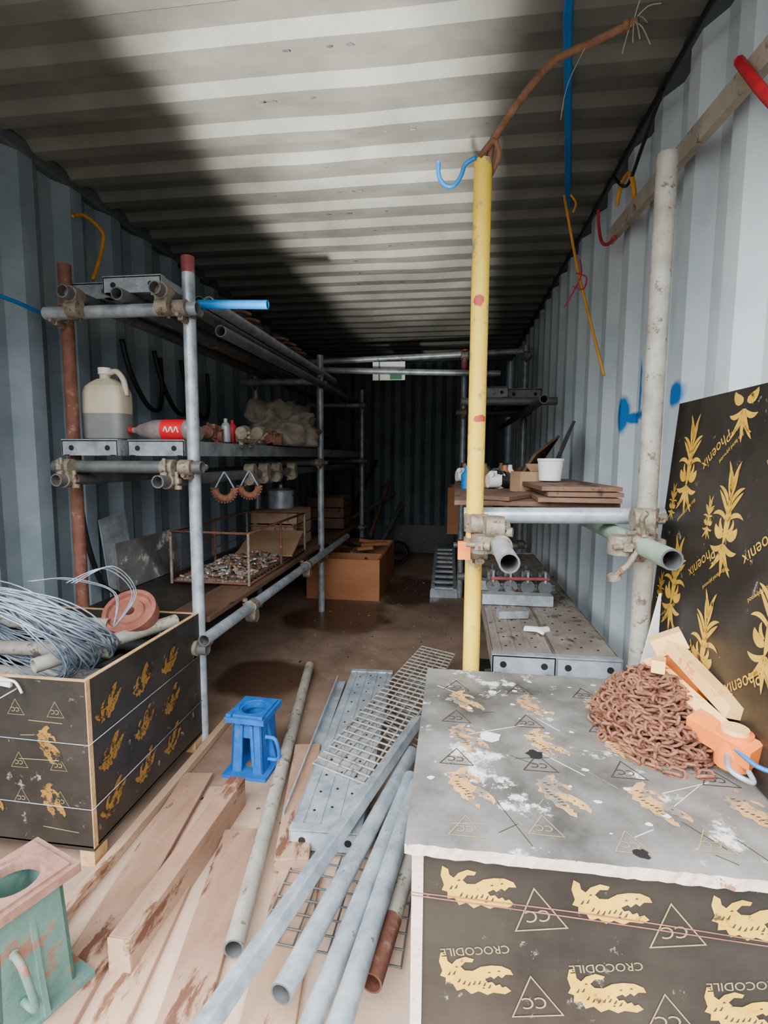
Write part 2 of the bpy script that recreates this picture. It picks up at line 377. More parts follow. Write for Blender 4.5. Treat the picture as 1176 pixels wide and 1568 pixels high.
bottle((-1.12,2.20,1.29),(-1,.2,0),.26,.038)
b=B('scaffold_coupler_pile')
for i in range(7):
    p=(-1.12+random.uniform(-.06,.08),2.35+i*.13,1.285);b.coupler(p,(1,random.random(),0),(0,1,.2),bolt=(random.uniform(-1,1),random.uniform(-1,1),.3),m=random.choice(['clamp','galvD','rust']))
b.done()
for k,(x,y,m) in enumerate([(-1.08,2.50,'galv'),(-1.10,2.62,'red')]):
    b=B('spray_can');b.lathe([(0,0),(.02,0),(.021,.005),(.021,.075),(.014,.09),(.009,.092),(.009,.11),(0,.112)],(x,y-.12,1.256),m,n=16);b.done()
def lump(name,c,s,m,seed=0,amp=.25,sub=5,flatb=True):
    b=B(name);bm=bmesh.new();bmesh.ops.create_icosphere(bm,subdivisions=sub,radius=1)
    vs=[]
    for v in bm.verts:
        n=v.co.copy();k=1+amp*noise.fractal(n*1.4+V((seed,0,0)),1,2,3)-amp*.5*abs(noise.noise(n*3.5+V((0,seed,0))))+amp*.12*noise.noise(n*9)
        p=V((n.x*k*s[0],n.y*k*s[1],n.z*k*s[2]))
        if flatb and p.z<-s[2]*.45:p.z=-s[2]*.45
        vs.append(p+V(c)+V((0,0,s[2]*.45)))
    b.mesh(vs,[[l.index for l in f.verts] for f in bm.faces],m,True);bm.free();return b.done()
lump('tarp_heap',(-1.17,3.45,1.255),(.25,.40,.20),'cloth',3,.45)
lump('rag_bundle',(-1.2,4.7,1.255),(.16,.2,.08),'black',8,.4,3)
for x,y in((-1.02,2.22),(-.985,2.42)):
    b=B('rusty_pulley_ring');pts=[(x+.045*math.cos(g),y,1.045+.045*math.sin(g)) for g in [math.pi+math.pi*i/20 for i in range(21)]]
    b.path(pts,.016,'rustO',8)
    for i in range(15):
        g=math.pi+math.pi*i/14;b.tube((x+.04*math.cos(g),y-.001,1.045+.04*math.sin(g)),(x+.066*math.cos(g),y-.001,1.045+.066*math.sin(g)),.005,'rust',n=5)
    b.path([(x-.045,y,1.045),(x-.02,y,1.09),(x+.0,y,1.12)],.004,'wire',5);b.path([(x+.045,y,1.045),(x+.02,y,1.09),(x,y,1.12)],.004,'wire',5);b.done()
# lower shelf
b=B('film_faced_board');b.bb(-1.62,-1.2,1.99,4.2,.50,.515,'film');b.done()
b=B('wooden_plank');b.bb(-1.19,-1.0,2.0,4.2,.50,.525,'woodB');b.done(.003)
b=B('wire_tray');x0,x1,y0,y1,z0,z1=-1.45,-1.03,2.5,3.5,.53,.80
for z in(z0+.01,z1):
    b.path([(x0,y0,z),(x1,y0,z),(x1,y1,z),(x0,y1,z)],.007,'rust',6,closed=True)
for x in(x0,x1):
    for y in(y0,3.0,y1): b.tube((x,y,z0),(x,y,z1),.008,'rust' if y==3 else 'clamp',n=8)
for i in range(20): b.tube((x0,y0+i*.05,z0+.01),(x1,y0+i*.05,z0+.01),.0025,'rust',n=5)
for i in range(9): b.tube((x0+i*.052,y0,z0+.012),(x0+i*.052,y1,z0+.012),.0025,'rust',n=5)
for z in(.58,.63,.70): 
    b.tube((x0,y1,z),(x1,y1,z),.003,'rust',n=5);b.tube((x0,y0,z),(x0,y1,z),.003,'rust',n=5)
b.done()
b=B('nail_heap')
for i in range(620):
    x,y=random.uniform(x0+.03,x1-.03),random.uniform(y0+.03,y1-.25);h=.06*math.exp(-((x+1.2)**2/.03+(y-2.9)**2/.12))
    z=.555+h*random.random();g=random.random()*6.3
    b.box((x,y,z),(random.uniform(.02,.045),.008,.008),random.choice(['gravel','galv','clamp','wood','rust']),(random.uniform(-.3,.3),random.uniform(-.3,.3),g))
b.box((-1.24,2.9,.549),(.38,.78,.012),'gravel');b.done()
b=B('cardboard_sheet');b.box((-1.2,3.3,.62),(.36,.40,.012),'card',(.25,0,.1));b.done()
def crate(name,x0,x1,y0,y1,z0,z1,m,t=.015,slats=0):
    b=B(name)
    b.bb(x0,x1,y0,y1,z0,z0+t,m)
    if slats:
        hh=(z1-z0)/slats
        for k in range(slats):
            a,c=z0+k*hh+.006,z0+(k+1)*hh-.006
            b.bb(x0,x1,y0,y0+t,a,c,m);b.bb(x0,x1,y1-t,y1,a,c,m);b.bb(x0,x0+t,y0,y1,a,c,m);b.bb(x1-t,x1,y0,y1,a,c,m)
        for x in(x0+t,x1-2*t-.01):
            for y in(y0+t,y1-2*t-.01): b.bb(x,x+t+.01,y,y+t+.01,z0,z1,m)
    else:
        b.bb(x0,x1,y0,y0+t,z0+t,z1,m);b.bb(x0,x1,y1-t,y1,z0+t,z1,m);b.bb(x0,x0+t,y0+t,y1-t,z0+t,z1,m);b.bb(x1-t,x1,y0+t,y1-t,z0+t,z1,m)
    return b
b=crate('slatted_wood_crate',-1.47,-1.12,3.62,4.0,.517,.79,'wood',slats=3);b.bb(-1.47,-1.12,3.62,4.0,.785,.795,'wood');b.done()
b=B('cooking_pot');b.lathe([(0,0),(.088,0),(.095,.01),(.095,.13),(.1,.135),(.1,.14),(.06,.155),(.015,.16),(.015,.18),(0,.182)],(-1.3,3.8,.797),'galvL')
for s_ in(-1,1): b.path([(-1.3+s_*.095,3.78,.9),(-1.3+s_*.125,3.79,.905),(-1.3+s_*.125,3.83,.905),(-1.3+s_*.095,3.84,.9)],.006,'black',6,sm=4)
b.done()
crate('slatted_wood_crate',-1.42,-1.05,4.9,5.3,.50,.80,'woodB',slats=3).done()
b=B('wooden_plank');b.bb(-1.6,-1.02,4.25,5.75,.452,.478,'woodB');b.done()
lump('rag_bundle',(-1.3,4.6,.50),(.12,.16,.09),'black',2,.5,3)
b=B('film_faced_board');b.box((-1.635,2.6,.64),(.014,.56,.24),'filmTop',(0,-.06,0));b.done()
b=B('grey_plastic_sheet');b.box((-1.65,2.36,.70),(.006,.2,.4),'galvL',(.12,-.03,0));b.done()
b=B('black_cable')
for k in range(3):
    y=2.45+k*.28
    b.path([(-1.64,y,1.76),(-1.63,y+.05,1.60),(-1.62,y+.16,1.46),(-1.62,y+.27,1.44),(-1.63,y+.33,1.55),(-1.64,y+.34,1.73)],.013,'black',8,sm=6)
b.path([(-1.64,2.1,1.0),(-1.63,2.12,.8),(-1.63,2.2,.6),(-1.62,2.3,.52)],.012,'black',8,sm=5)
b.done()
b=B('yellow_hook');b.path([(-1.66,2.18,2.22),(-1.655,2.25,2.25),(-1.64,2.34,2.22),(-1.64,2.34,2.16),(-1.64,2.30,2.06),(-1.64,2.26,1.98)],.008,'hookY',7,sm=5);b.done()
b=B('blue_rope');b.path([(-1.655,1.3,1.74),(-1.655,1.77,1.765),(-1.655,1.95,1.755),(-1.64,2.1,1.75)],.008,'blue',7,sm=4);b.done()
# ---------------------------------------------------------------- decals (flat prints on the boards)
CROC=[(.02,.56),(0,.42),(.05,.28),(.02,.2),(.10,.18),(.10,.08),(.2,.1),(.26,.0),(.36,.05),(.46,-.02),(.56,.04),(.68,.0),(.76,.05),(.92,.05),(1.0,.11),(.93,.17),(.88,.145),(.84,.19),(.79,.16),(.74,.21),(.68,.19),(.64,.24),(.72,.29),(.76,.26),(.82,.32),(.87,.29),(.92,.35),(1.02,.36),(.98,.43),(.86,.47),(.72,.46),(.58,.42),(.47,.34),(.36,.33),(.30,.38),(.36,.46),(.46,.47),(.48,.52),(.36,.54),(.24,.48),(.18,.40),(.12,.44),(.10,.52)]
def croc(b,o,u,v,s,m):
    b.poly(CROC,o,u,v,s,s,m,.001)
    for k in range(9):
        x=.12+.07*k;y=.12+.02*math.sin(k*1.3)+(.10 if k<2 else 0)
        b.poly([(x,y),(x+.035,y+.01),(x+.05,y+.07),(x+.035,y+.065)],o,u,v,s,s,'inkD',.0014)
    for x,y in((.60,.09),(.67,.34),(.8,.38),(.22,.36)): b.poly([(x,y),(x+.05,y+.005),(x+.03,y+.03)],o,u,v,s,s,'inkD',.0014)
def tri(b,o,u,v,s,m,eps=.001,w=.05):
    P=[(0,0),(1,0),(.5,.87)];Q=[(w*1.7,w),(1-w*1.7,w),(.5,.87-w*2)]
    o,u,v=V(o),V(u),V(v);n=u.cross(v).normalized()*eps
    vs=[o+u*x*s+v*y*s+n for x,y in P+Q];b.mesh(vs,[(i,(i+1)%3,3+(i+1)%3,3+i) for i in range(3)],m)
    b.text('CC',o+u*.72*s+v*.40*s,-u,-v,s*.34,m,eps)
def decal_grid(b,o,u,v,W,Hh,m,mi,sx=.17,sy=.14,size=.1,rot=0,text=True,start=(.03,.03),stag=0,ts=.17):
    o,u,v=V(o),V(u),V(v)
    c,s_=math.cos(rot),math.sin(rot);uu=u*c+v*s_;vv=v*c-u*s_
    j=0;y=start[1]
    while y<Hh-size*.5:
        i=0;x=start[0]+stag*j
        while x<W-size*1.02:
            if x>0: croc(b,o+u*x+v*y,uu,vv,size,m)
            if text and x+size*1.6<W:
                if y+size*.9<Hh: b.text('CROCODILE',o+u*(x+size*.95)+v*(y+size*.80),-(u*math.cos(.2)+v*math.sin(.2)),-(v*math.cos(.2)-u*math.sin(.2)),size*ts,mi,.001)
                if y+size*.6<Hh and x+size*1.75<W: tri(b,o+u*(x+size*1.02)+v*(y-.035),u*math.cos(.2)+v*math.sin(.2),v*math.cos(.2)-u*math.sin(.2),size*.72,mi,w=.025)
            x+=sx;i+=1
        y+=sy;j+=1
# ---------------------------------------------------------------- LEFT FRONT CRATE
b=B('film_faced_plywood_crate');x0,x1,y0,y1,z1,t=-1.665,-1.01,1.275,1.93,.56,.015
b.bb(x0,x1,y0,y0+t,.06,z1,'film');b.bb(x0,x1,y1-t,y1,.06,z1,'film');b.bb(x0,x0+t,y0+t,y1-t,.06,z1,'film');b.bb(x1-t,x1,y0+t,y1-t,.06,z1,'film');b.bb(x0,x1,y0,y1,.05,.065,'film')
b.bb(x0+.001,x1-.001,y0+.001,y0+t-.001,z1,z1+.002,'edge');b.bb(x0,x1,y1-t,y1,z1,z1+.002,'edge');b.bb(x1-t,x1,y0+t,y1-t,z1,z1+.002,'edge')
b.bb(x1-.001,x1+.002,y0-.001,y0+t,.06,z1,'edge')
for x in(x0,x1-.05):
    for y in(y0,y1-.06): b.bb(x+.002,x+.048,y+.002,y+.058,0,.05,'edge')
decal_grid(b,(x0,y0-.0,.07),(1,0,0),(0,0,1),x1-x0,z1-.07,'goldD','ink',.2,.17,.11,rot=-1.1,text=False,start=(.08,.16))
decal_grid(b,(x1,y0,.07),(0,1,0),(0,0,1),y1-y0,z1-.07,'goldD','ink',.17,.15,.12,rot=.7,text=False,start=(.07,.02))
for z in(.18,.29,.45): 
    for k in range(5): tri(b,(x0+.03+k*.125,y0,z),(1,0,0),(0,0,1),.055,'ink',w=.02);tri(b,(x1,y0+.04+k*.125,z),(0,1,0),(0,0,1),.05,'inkD',w=.05)
for k in range(12):
    z=.1+.44*random.random();x=random.uniform(x0+.02,x1-.15);b.box((x+.05,y0-.0008,z),(random.uniform(.04,.14),.0008,.0016),'ink',(0,random.uniform(-.2,.2),0))
for z in(.19,.385):
    b.path([(x0-.003,y0-.003,z),(x1+.003,y0-.003,z-.01),(x1+.003,y1+.003,z+.005)],.0016,'galvL',5)
b.bb(x0+.02,x1-.02,y0+.02,y1-.02,.30,.31,'dark')
b.done()
b=B('steel_tube_offcuts')
for p,q in [((-1.63,1.62,.60),(-1.24,1.70,.575)),((-1.62,1.52,.54),(-1.16,1.60,.52)),((-1.30,1.42,.53),(-1.07,1.86,.55)),((-1.6,1.75,.55),(-1.1,1.82,.53)),((-1.5,1.35,.45),(-1.1,1.4,.46)),((-1.6,1.55,.44),(-1.1,1.6,.43))]: b.tube(p,q,R,'greyp',True)
for k in range(5): b.tube((-1.55+k*.09,1.33,.36),(-1.5+k*.09,1.88,.37),R,'galvD',True)
b.done()
b=B('wire_coil')
for k in range(60):
    cl=k%3
    a=random.gauss(0,.10);cx,cy,cz=-1.405+random.gauss(0,.010)+.02*cl,1.46+random.gauss(0,.012)+.02*cl,.61+random.gauss(0,.010)+.012*cl;rr=(.20,.225,.245)[cl]+random.gauss(0,.008)
    ax=Matrix.Rotation(.62+.12*cl+random.gauss(0,.05),3,'X')@Matrix.Rotation(random.gauss(0,.05),3,'Z')
    ax=Matrix.Rotation(.30-.1*cl,3,'Y')@ax
    pts=[V((cx,cy,cz))+ax@V((rr*1.08*math.cos(g),0.012*math.sin(3*g+k),rr*.92*math.sin(g))) for g in [2*math.pi*i/44+a for i in range(44)]]
    b.path(pts,.0025,'wire',5,closed=True)
for k in range(5):
    a=random.uniform(-.1,.1);b.path([(-1.3+a,1.5,.78),(-1.2+a,1.55,.80+a*.3),(-1.12+a*.5,1.62,.72),(-1.15,1.6,.6)],.002,'wire',5,sm=6)
b.path([(-1.22,1.27,.53),(-1.4,1.12,.42),(-1.6,1.05,.30)],.002,'galvL',5,sm=5)
b.done()
b=B('red_oxide_wheel');b.lathe([(.018,-.02),(.018,.02),(.05,.02),(.055,.012),(.075,.012),(.08,.025),(.095,.025),(.095,-.025),(.08,-.025),(.018,-.02)],(-1.19,1.76,.60),'brick',(.1,-.62,.78),n=32);b.done()
b=B('white_plastic_clip');b.box((-1.27,1.268,.55),(.07,.012,.02),'white',(0,.2,.1));b.path([(-1.27,1.262,.555),(-1.22,1.262,.555),(-1.2,1.265,.52)],.004,'white',5,sm=4);b.done()
# ---------------------------------------------------------------- FRONT RIGHT BOX
b=B('crocodile_print_plywood_box');x0,x1,y0,y1,z1=-.055,.60,.79,1.46,.558
b.bb(x0,x1,y0,y0+.015,.0,z1,'film');b.bb(x0,x1,y1-.015,y1,.0,z1,'film');b.bb(x0,x0+.015,y0+.015,y1-.015,0,z1,'film');b.bb(x1-.015,x1,y0+.015,y1-.015,0,z1,'film');b.bb(x0,x1,y0,y1,.0,.015,'film')
b.bb(x0-.002,x0+.017,y0-.0025,y0+.014,.0,z1,'edgeP')
n=60
X0,X1,YA,YB=-.068,.63,.772,1.475
vs=[]
for zz in(z1,z1+.019):
    for i in range(n+1): vs.append((X0+(X1-X0)*i/n,YA+random.uniform(-.0015,.0015),zz+(random.uniform(-.002,.001) if zz==z1 else 0)))
    vs.append((X1,YB,zz));vs.append((X0,YB,zz))
q=n+3;b.mesh(vs,[tuple(range(q))],'edgeP');b.mesh(vs,[tuple(range(q,2*q))],'filmTop')
b.mesh(vs,[(i,(i+1)%q,q+(i+1)%q,q+i) for i in range(q)],'edgeP')
zt=z1+.019
decal_grid(b,(x0,y0,.0),(1,0,0),(0,0,1),x1-x0,z1,'gold','ink',.205,.155,.118,start=(.045,.0),stag=.0)
decal_grid(b,(X0,YA,zt),(1,0,0),(0,1,0),X1-X0,YB-YA,'goldW','goldW',.165,.175,.115,rot=-1.0,text=False,start=(.05,.19))
for k in range(5): tri(b,(.0+k*.13,.80+.02*(k%2),zt),(1,0,0),(0,1,0),.06,'ink',w=.03)
for j in range(3):
    for k in range(4): tri(b,(-.02+k*.165,1.0+.17*j,zt),(1,0,0),(0,1,0),.07,'inkD',w=.03)
for k in range(30):
    x,y=random.uniform(X0+.03,.4),random.uniform(.82,1.44);s_=random.uniform(.002,.007);pts=[(math.cos(g)*(1+random.uniform(-.4,.3)),math.sin(g)*(1+random.uniform(-.4,.3))) for g in [i*2*math.pi/9 for i in range(9)]]
    b.poly(pts,(x,y,zt),(1,0,0),(0,1,0),s_*1.3,s_,'white',.0012)
for k in range(26):
    x,y=random.uniform(X0+.05,.5),random.uniform(.80,1.42);b.box((x,y,zt+.0006),(random.uniform(.03,.16),.0012,.0006),random.choice(['inkD','white','galvR']),(0,0,random.uniform(-1.2,1.2)))
for (x,y,s_,m) in [(.09,1.115,.024,'white'),(.175,1.06,.017,'dark'),(.30,.80,.012,'dark'),(.11,1.34,.012,'white')]:
    pts=[(math.cos(g)*(1+random.uniform(-.3,.2)),math.sin(g)*(1+random.uniform(-.3,.2))) for g in [i*2*math.pi/12 for i in range(12)]]
    b.poly(pts,(x,y,zt),(1,0,0),(0,1,0),s_,s_,m,.0014)
for dz in(0,.005): b.path([(x0-.003,y0-.003,.475+dz),(.25,y0-.004,.468+dz*2),(x1,y0-.003,.455+dz)],.0009,'brick',5,sm=6)
b.done()
# ---------------------------------------------------------------- PHOENIX BOARD
b=B('phoenix_print_plywood_board')
o=V((.570,1.60,.582));u=V((0,-1,0));v=V((.055,0,.75)).normalized();nn=u.cross(v).normalized()
W,Hh=1.0,.765
def Q(a,c,d=0): return o+u*a+v*c+nn*d
vs=[Q(a,c,d) for d in(0,-.015) for a,c in((0,0),(W,0),(W,Hh),(0,Hh))]
b.mesh(vs,[(0,1,2,3)],'film');b.mesh(vs,[(4,5,6,7),(0,4,5,1),(1,5,6,2),(2,6,7,3),(3,7,4,0)],'edge')
def leaf(p,ang,L,w,curl,m='gold'):
    n_=8;L1=[];R1=[];x,y=p;g=ang
    for i in range(n_+1):
        t=i/n_;ww=w*math.sin(math.pi*min(1,t*.9+.1))**.8 if i<n_ else 0
        L1.append((x-math.sin(g)*ww,y+math.cos(g)*ww));R1.append((x+math.sin(g)*ww,y-math.cos(g)*ww))
        x+=math.cos(g)*L/n_;y+=math.sin(g)*L/n_;g+=curl/n_
    for a_,c_ in L1+R1:
        if not(0.003<a_<W-.003 and .003<c_<Hh-.003): return
    b.poly(L1+R1[::-1][1:],o,u,v,1,1,m,.001)
def bird(x,y,s_=1):
    # feather crest: paired plumes curving outward then in, flame tip on top
    for k in range(5):
        for q in(-1,1):
            leaf((x+q*.002*s_,y+(.030-.013*k)*s_),math.pi/2-q*(.12+.16*k),.052*s_,.0042*s_,-q*(.5+.25*k)+q*.9*(k%2))
    leaf((x,y+.03*s_),math.pi/2,.035*s_,.004*s_,.5)
    leaf((x,y+.02*s_),-math.pi/2+.1,.085*s_,.0085*s_,-.3)
    for q in(-1,1):
        leaf((x+q*.006*s_,y-.045*s_),math.pi/2-q*1.75,.036*s_,.009*s_,q*1.6)
        leaf((x+q*.008*s_,y-.038*s_),math.pi/2-q*1.3,.028*s_,.004*s_,q*1.9)
        leaf((x+q*.004*s_,y-.062*s_),math.pi/2-q*2.3,.042*s_,.005*s_,q*1.3)
        leaf((x+q*.003*s_,y-.06*s_),-math.pi/2+q*.25,.06*s_,.0045*s_,q*.7)
        leaf((x+q*.003*s_,y-.08*s_),-math.pi/2+q*.6,.035*s_,.003*s_,q*.9)
    leaf((x,y-.06*s_),-math.pi/2,.055*s_,.005*s_,.2)
for (x,y) in [(.12,.62),(.13,.30),(.35,.50),(.33,.20),(.55,.62),(.56,.32),(.78,.5),(.78,.2),(.35,.80)]: bird(x,y,1.35)
cu_,su_=.80,.60
for (x,y) in [(.24,.36),(.23,.63),(.20,.12),(.47,.44),(.48,.16),(.68,.56),(.68,.28)]:
    b.text('Phoenix',o+u*(x+.07)+v*(y+.05),-(u*cu_+v*su_),-(v*cu_-u*su_),.042,'gold',.0012)
for (x,y) in [(.08,.42),(.05,.14),(.27,.28),(.26,.58),(.46,.30),(.45,.58)]:
    b.text('film faced plywood',o+u*(x+.10)+v*(y+.09),-(u*cu_+v*su_),-(v*cu_-u*su_),.014,'gold',.0012)
for x,y in((.02,.50),(.02,.25),(.235,.48)): bird(x+.03,y,.55)
b.done()
# ---------------------------------------------------------------- RIGHT RACK
b=B('scaffold_work_rack')
T((.06,1.55,0),(.06,1.55,2.0),'yellow',.0248)
T((.52,1.5,0),(.52,1.5,1.96),'greyp',.0255)
T((.06,4.41,0),(.06,4.41,2.05));T((.55,4.45,0),(.55,4.45,2.09))
b.tube((.06,4.41,1.9),(.06,4.41,2.06),.026,'redD')
T((.03,1.605,1.015),(.60,1.595,1.025),'galvL')
T((.125,1.18,.955),(.11,4.6,.965),'galvL');T((.475,1.2,.97),(.455,4.5,.965),'mint')
b.tube((.4747,1.38,.97),(.4737,1.46,.97),.0255,'redD')
T((.03,1.63,.46),(.60,1.63,.46),'galvD');T((.03,3.2,.46),(.60,3.2,.46),'galvD');T((.0,4.37,1.0),(.60,4.4,1.0))
T((.0,4.37,.46),(.60,4.4,.46));T((.0,4.36,1.55),(.6,4.40,1.56),'galvD')
T((.03,3.3,1.53),(.6,3.3,1.53),'galvD');T((.03,3.2,1.0),(.6,3.2,1.0),'galvD')
T((.11,2.9,1.50),(.11,5.6,1.50),'galvD');T((.46,2.9,1.50),(.46,5.6,1.50),'galvD')
T((-1.3,4.46,1.99),(.60,4.5,2.06));T((-1.13,4.30,1.90),(.34,4.30,1.85))
for z in(.93,1.0): b.coupler((.06,1.55,z),(0,0,1),(1,0,0),bolt=(.25,-1,0))
b.coupler((.125,1.42,.956),(0,1,0),(0,0,1),bolt=(-1,.3,0));b.coupler((.11,1.48,1.0),(0,0,1),(1,0,0),bolt=(0,-1,0))
b.box((.03,1.47,.93),(.035,.02,.05),'orange')
for z in(.96,1.03): b.coupler((.52,1.5,z),(0,0,1),(1,0,0),bolt=(-.6,-1,0))
b.coupler((.472,1.40,.97),(0,1,0),(0,0,1),bolt=(-1,-.2,0),m='clamp')
b.path([(.455,1.36,.96),(.43,1.34,.93),(.41,1.33,.915),(.40,1.34,.90)],.008,'clamp',7,sm=4);b.tube((.395,1.34,.905),(.40,1.34,.89),.016,'clamp')
b.path([(.47,1.36,1.0),(.455,1.34,1.04),(.462,1.33,1.06)],.007,'clamp',7,sm=4)
for x,y in((.06,4.38),(.55,4.42)):
    for z in(1.0,1.55,2.0,.48): b.coupler((x,y,z),(0,0,1),(1,0,0),bolt=(0,-1,0))
b.done()
b=B('brown_work_board')
b.bb(.0,.5,1.66,4.3,1.04,1.055,'woodB');b.done(.002)
b=B('plywood_offcut_stack')
for k,(x0,x1,y0,y1,m) in enumerate([(.26,.50,1.62,2.2,'woodB'),(.28,.50,1.64,2.15,'woodB'),(.25,.49,1.66,2.3,'woodB')]): b.box(((x0+x1)/2,(y0+y1)/2,1.064+k*.016),(x1-x0,y1-y0,.013),m,(0,0,.04*k-.03))
b.box((.20,1.8,1.063),(.09,.3,.012),'woodB',(0,0,-.5));b.done()
b=B('white_tub');b.lathe([(0,0),(.038,0),(.045,.07),(.047,.072),(.047,.08),(.044,.08),(.036,.01),(0,.01)],(.345,1.98,1.108),'white');b.done()
b=B('cardboard_carton');b.box((.27,2.05,1.10),(.09,.09,.075),'card',(0,0,.3));b.box((.31,2.12,1.148),(.05,.07,.004),'card',(.5,0,.3));b.done()
b=B('film_faced_offcut');b.box((.52,2.75,1.20),(.015,.42,.30),'film',(.25,.35,-.2));b.box((.40,2.7,1.17),(.012,.34,.22),'woodB',(.35,.6,-.3));b.done()
b=B('tool_clutter')
for i in range(34):
    x,y=random.uniform(.03,.42),random.uniform(2.25,4.0);m=random.choice(['galvD','white','black','card','rust','blue','clamp','woodO'])
    k=random.choice((0,1,2))
    if k==0: b.box((x,y,1.085),(random.uniform(.03,.1),random.uniform(.03,.1),.055),m,(0,0,random.random()*3))
    elif k==1: b.lathe([(0,0),(.025,0),(.027,.06),(.012,.08),(.01,.1),(0,.1)],(x,y,1.056),m,n=14)
    else: b.coupler((x,y,1.09),(1,.3,0),(0,1,0),m=m,bolt=(.3,.5,.1))
b.done()
for k in range(2): steel_plank((.235+k*.205,1.69,.486),(.235+k*.2,3.6,.486),.198,m='galvR')
b=B('scaffold_coupler_row');b.box((.28,2.30,.575),(.30,.06,.045),'galvL');b.box((.28,2.55,.575),(.30,.06,.045),'galv')
for k in range(4): b.coupler((.18+k*.075,2.36,.62),(0,1,0),(1,0,0),bolt=(0,.6,.5),m='galvD');b.tube((.18+k*.075,2.33,.64),(.18+k*.075,2.33,.69),.006,'galv')
b.tube((.17,2.33,.655),(.42,2.33,.66),.008,'redD')
b.box((.24,2.1,.566),(.12,.04,.03),'galv',(0,0,.2));b.done()
b=B('white_glove');b.path([(.27,1.95,.556),(.30,1.93,.562),(.33,1.94,.557),(.36,1.96,.555)],.012,'white',8,sm=4,flat=.5);b.path([(.31,1.94,.557),(.33,1.90,.556)],.007,'white',6);b.done()
steel_plank((.2,3.3,1.555),(.2,5.2,1.555),.22,m='galvD');steel_plank((.42,3.4,1.555),(.42,4.9,1.555),.2,m='galvD')
b=B('black_storage_tray');b.bb(.1,.55,1.75,3.0,.0,.02,'dark')
for k in range(7): b.box((.15+.06*k,2.1+.12*(k%3),.1),(.05,.5,.16),random.choice(['black','galvD','woodB']),(0,0,.1*(k%2)))
b.done()
b=crate('plywood_cabinet',-.06,.34,4.75,5.3,.495,.92,'woodO');b.bb(-.06,.34,4.745,4.75,.5,.91,'woodO');b.done()
steel_plank((.2,4.2,.486),(.2,5.9,.486),.22)
# ---------------------------------------------------------------- BACK
b=B('dark_plywood_panel');b.box((-.42,6.37,.19),(.86,.02,.34),'film',(-.06,0,0));b.done()
b=B('warning_sign');b.box((-.56,4.40,1.90),(.27,.006,.15),'white');b.box((-.50,4.395,1.85),(.10,.004,.04),'green');b.box((-.64,4.395,1.90),(.012,.004,.15),'green')
b.tube((-.66,4.42,1.96),(-.66,4.42,2.0),.003,'wire');b.tube((-.46,4.42,1.96),(-.46,4.42,2.0),.003,'wire');b.done()
b=crate('orange_plywood_box',-1.22,-.60,4.19,5.25,0,.345,'woodO',.018)
b.bb(-1.2,-.62,4.55,4.57,.02,.33,'woodO');b.bb(-.92,-.90,4.57,5.2,.02,.34,'woodO');b.bb(-1.2,-.62,4.22,5.2,.15,.16,'dark');b.done()
b=B('scrap_timber')
for i in range(8): b.box((-.9+random.uniform(-.2,.2),4.6+i*.07,.30+.01*i),(random.uniform(.1,.3),.04,.03),random.choice(['woodO','woodB','film']),(0,random.uniform(-.3,.3),random.uniform(-1,1)))
b.done()
b=B('steel_ladder_section')
for x in(-.17,.02): b.beam((x,4.40,.05),(x-.02,5.8,.17),.03,.05,'galvL')
for i in range(9):
    y=4.45+i*.16;z=.055+.0857*(y-4.4);b.box((-.085,y,z+.01),(.18,.05,.02),'galvL')
b.bb(-.19,.04,4.38,4.41,.0,.06,'galvL');b.bb(-.16,.0,5.72,5.78,0,.13,'wood');b.done()
b=B('leaning_pipes')
b.tube((-1.15,5.4,.5),(-.72,6.35,.75),.02,'galvD',True);b.tube((-1.2,5.9,.50),(-.95,6.36,1.15),.02,'black',True);b.tube((-.9,5.5,0.02),(-.62,6.35,.65),.024,'galvD',True);b.tube((-1.0,5.5,0.02),(-.8,6.36,.9),.02,'rust',True);b.done()
b=B('coiled_hose')
for k in range(4): b.path([(-.62+.11*math.cos(g),5.7+.05*k,.12+.11*math.sin(g)) for g in [2*math.pi*i/24 for i in range(24)]],.013,'black',7,closed=True)
b.done()
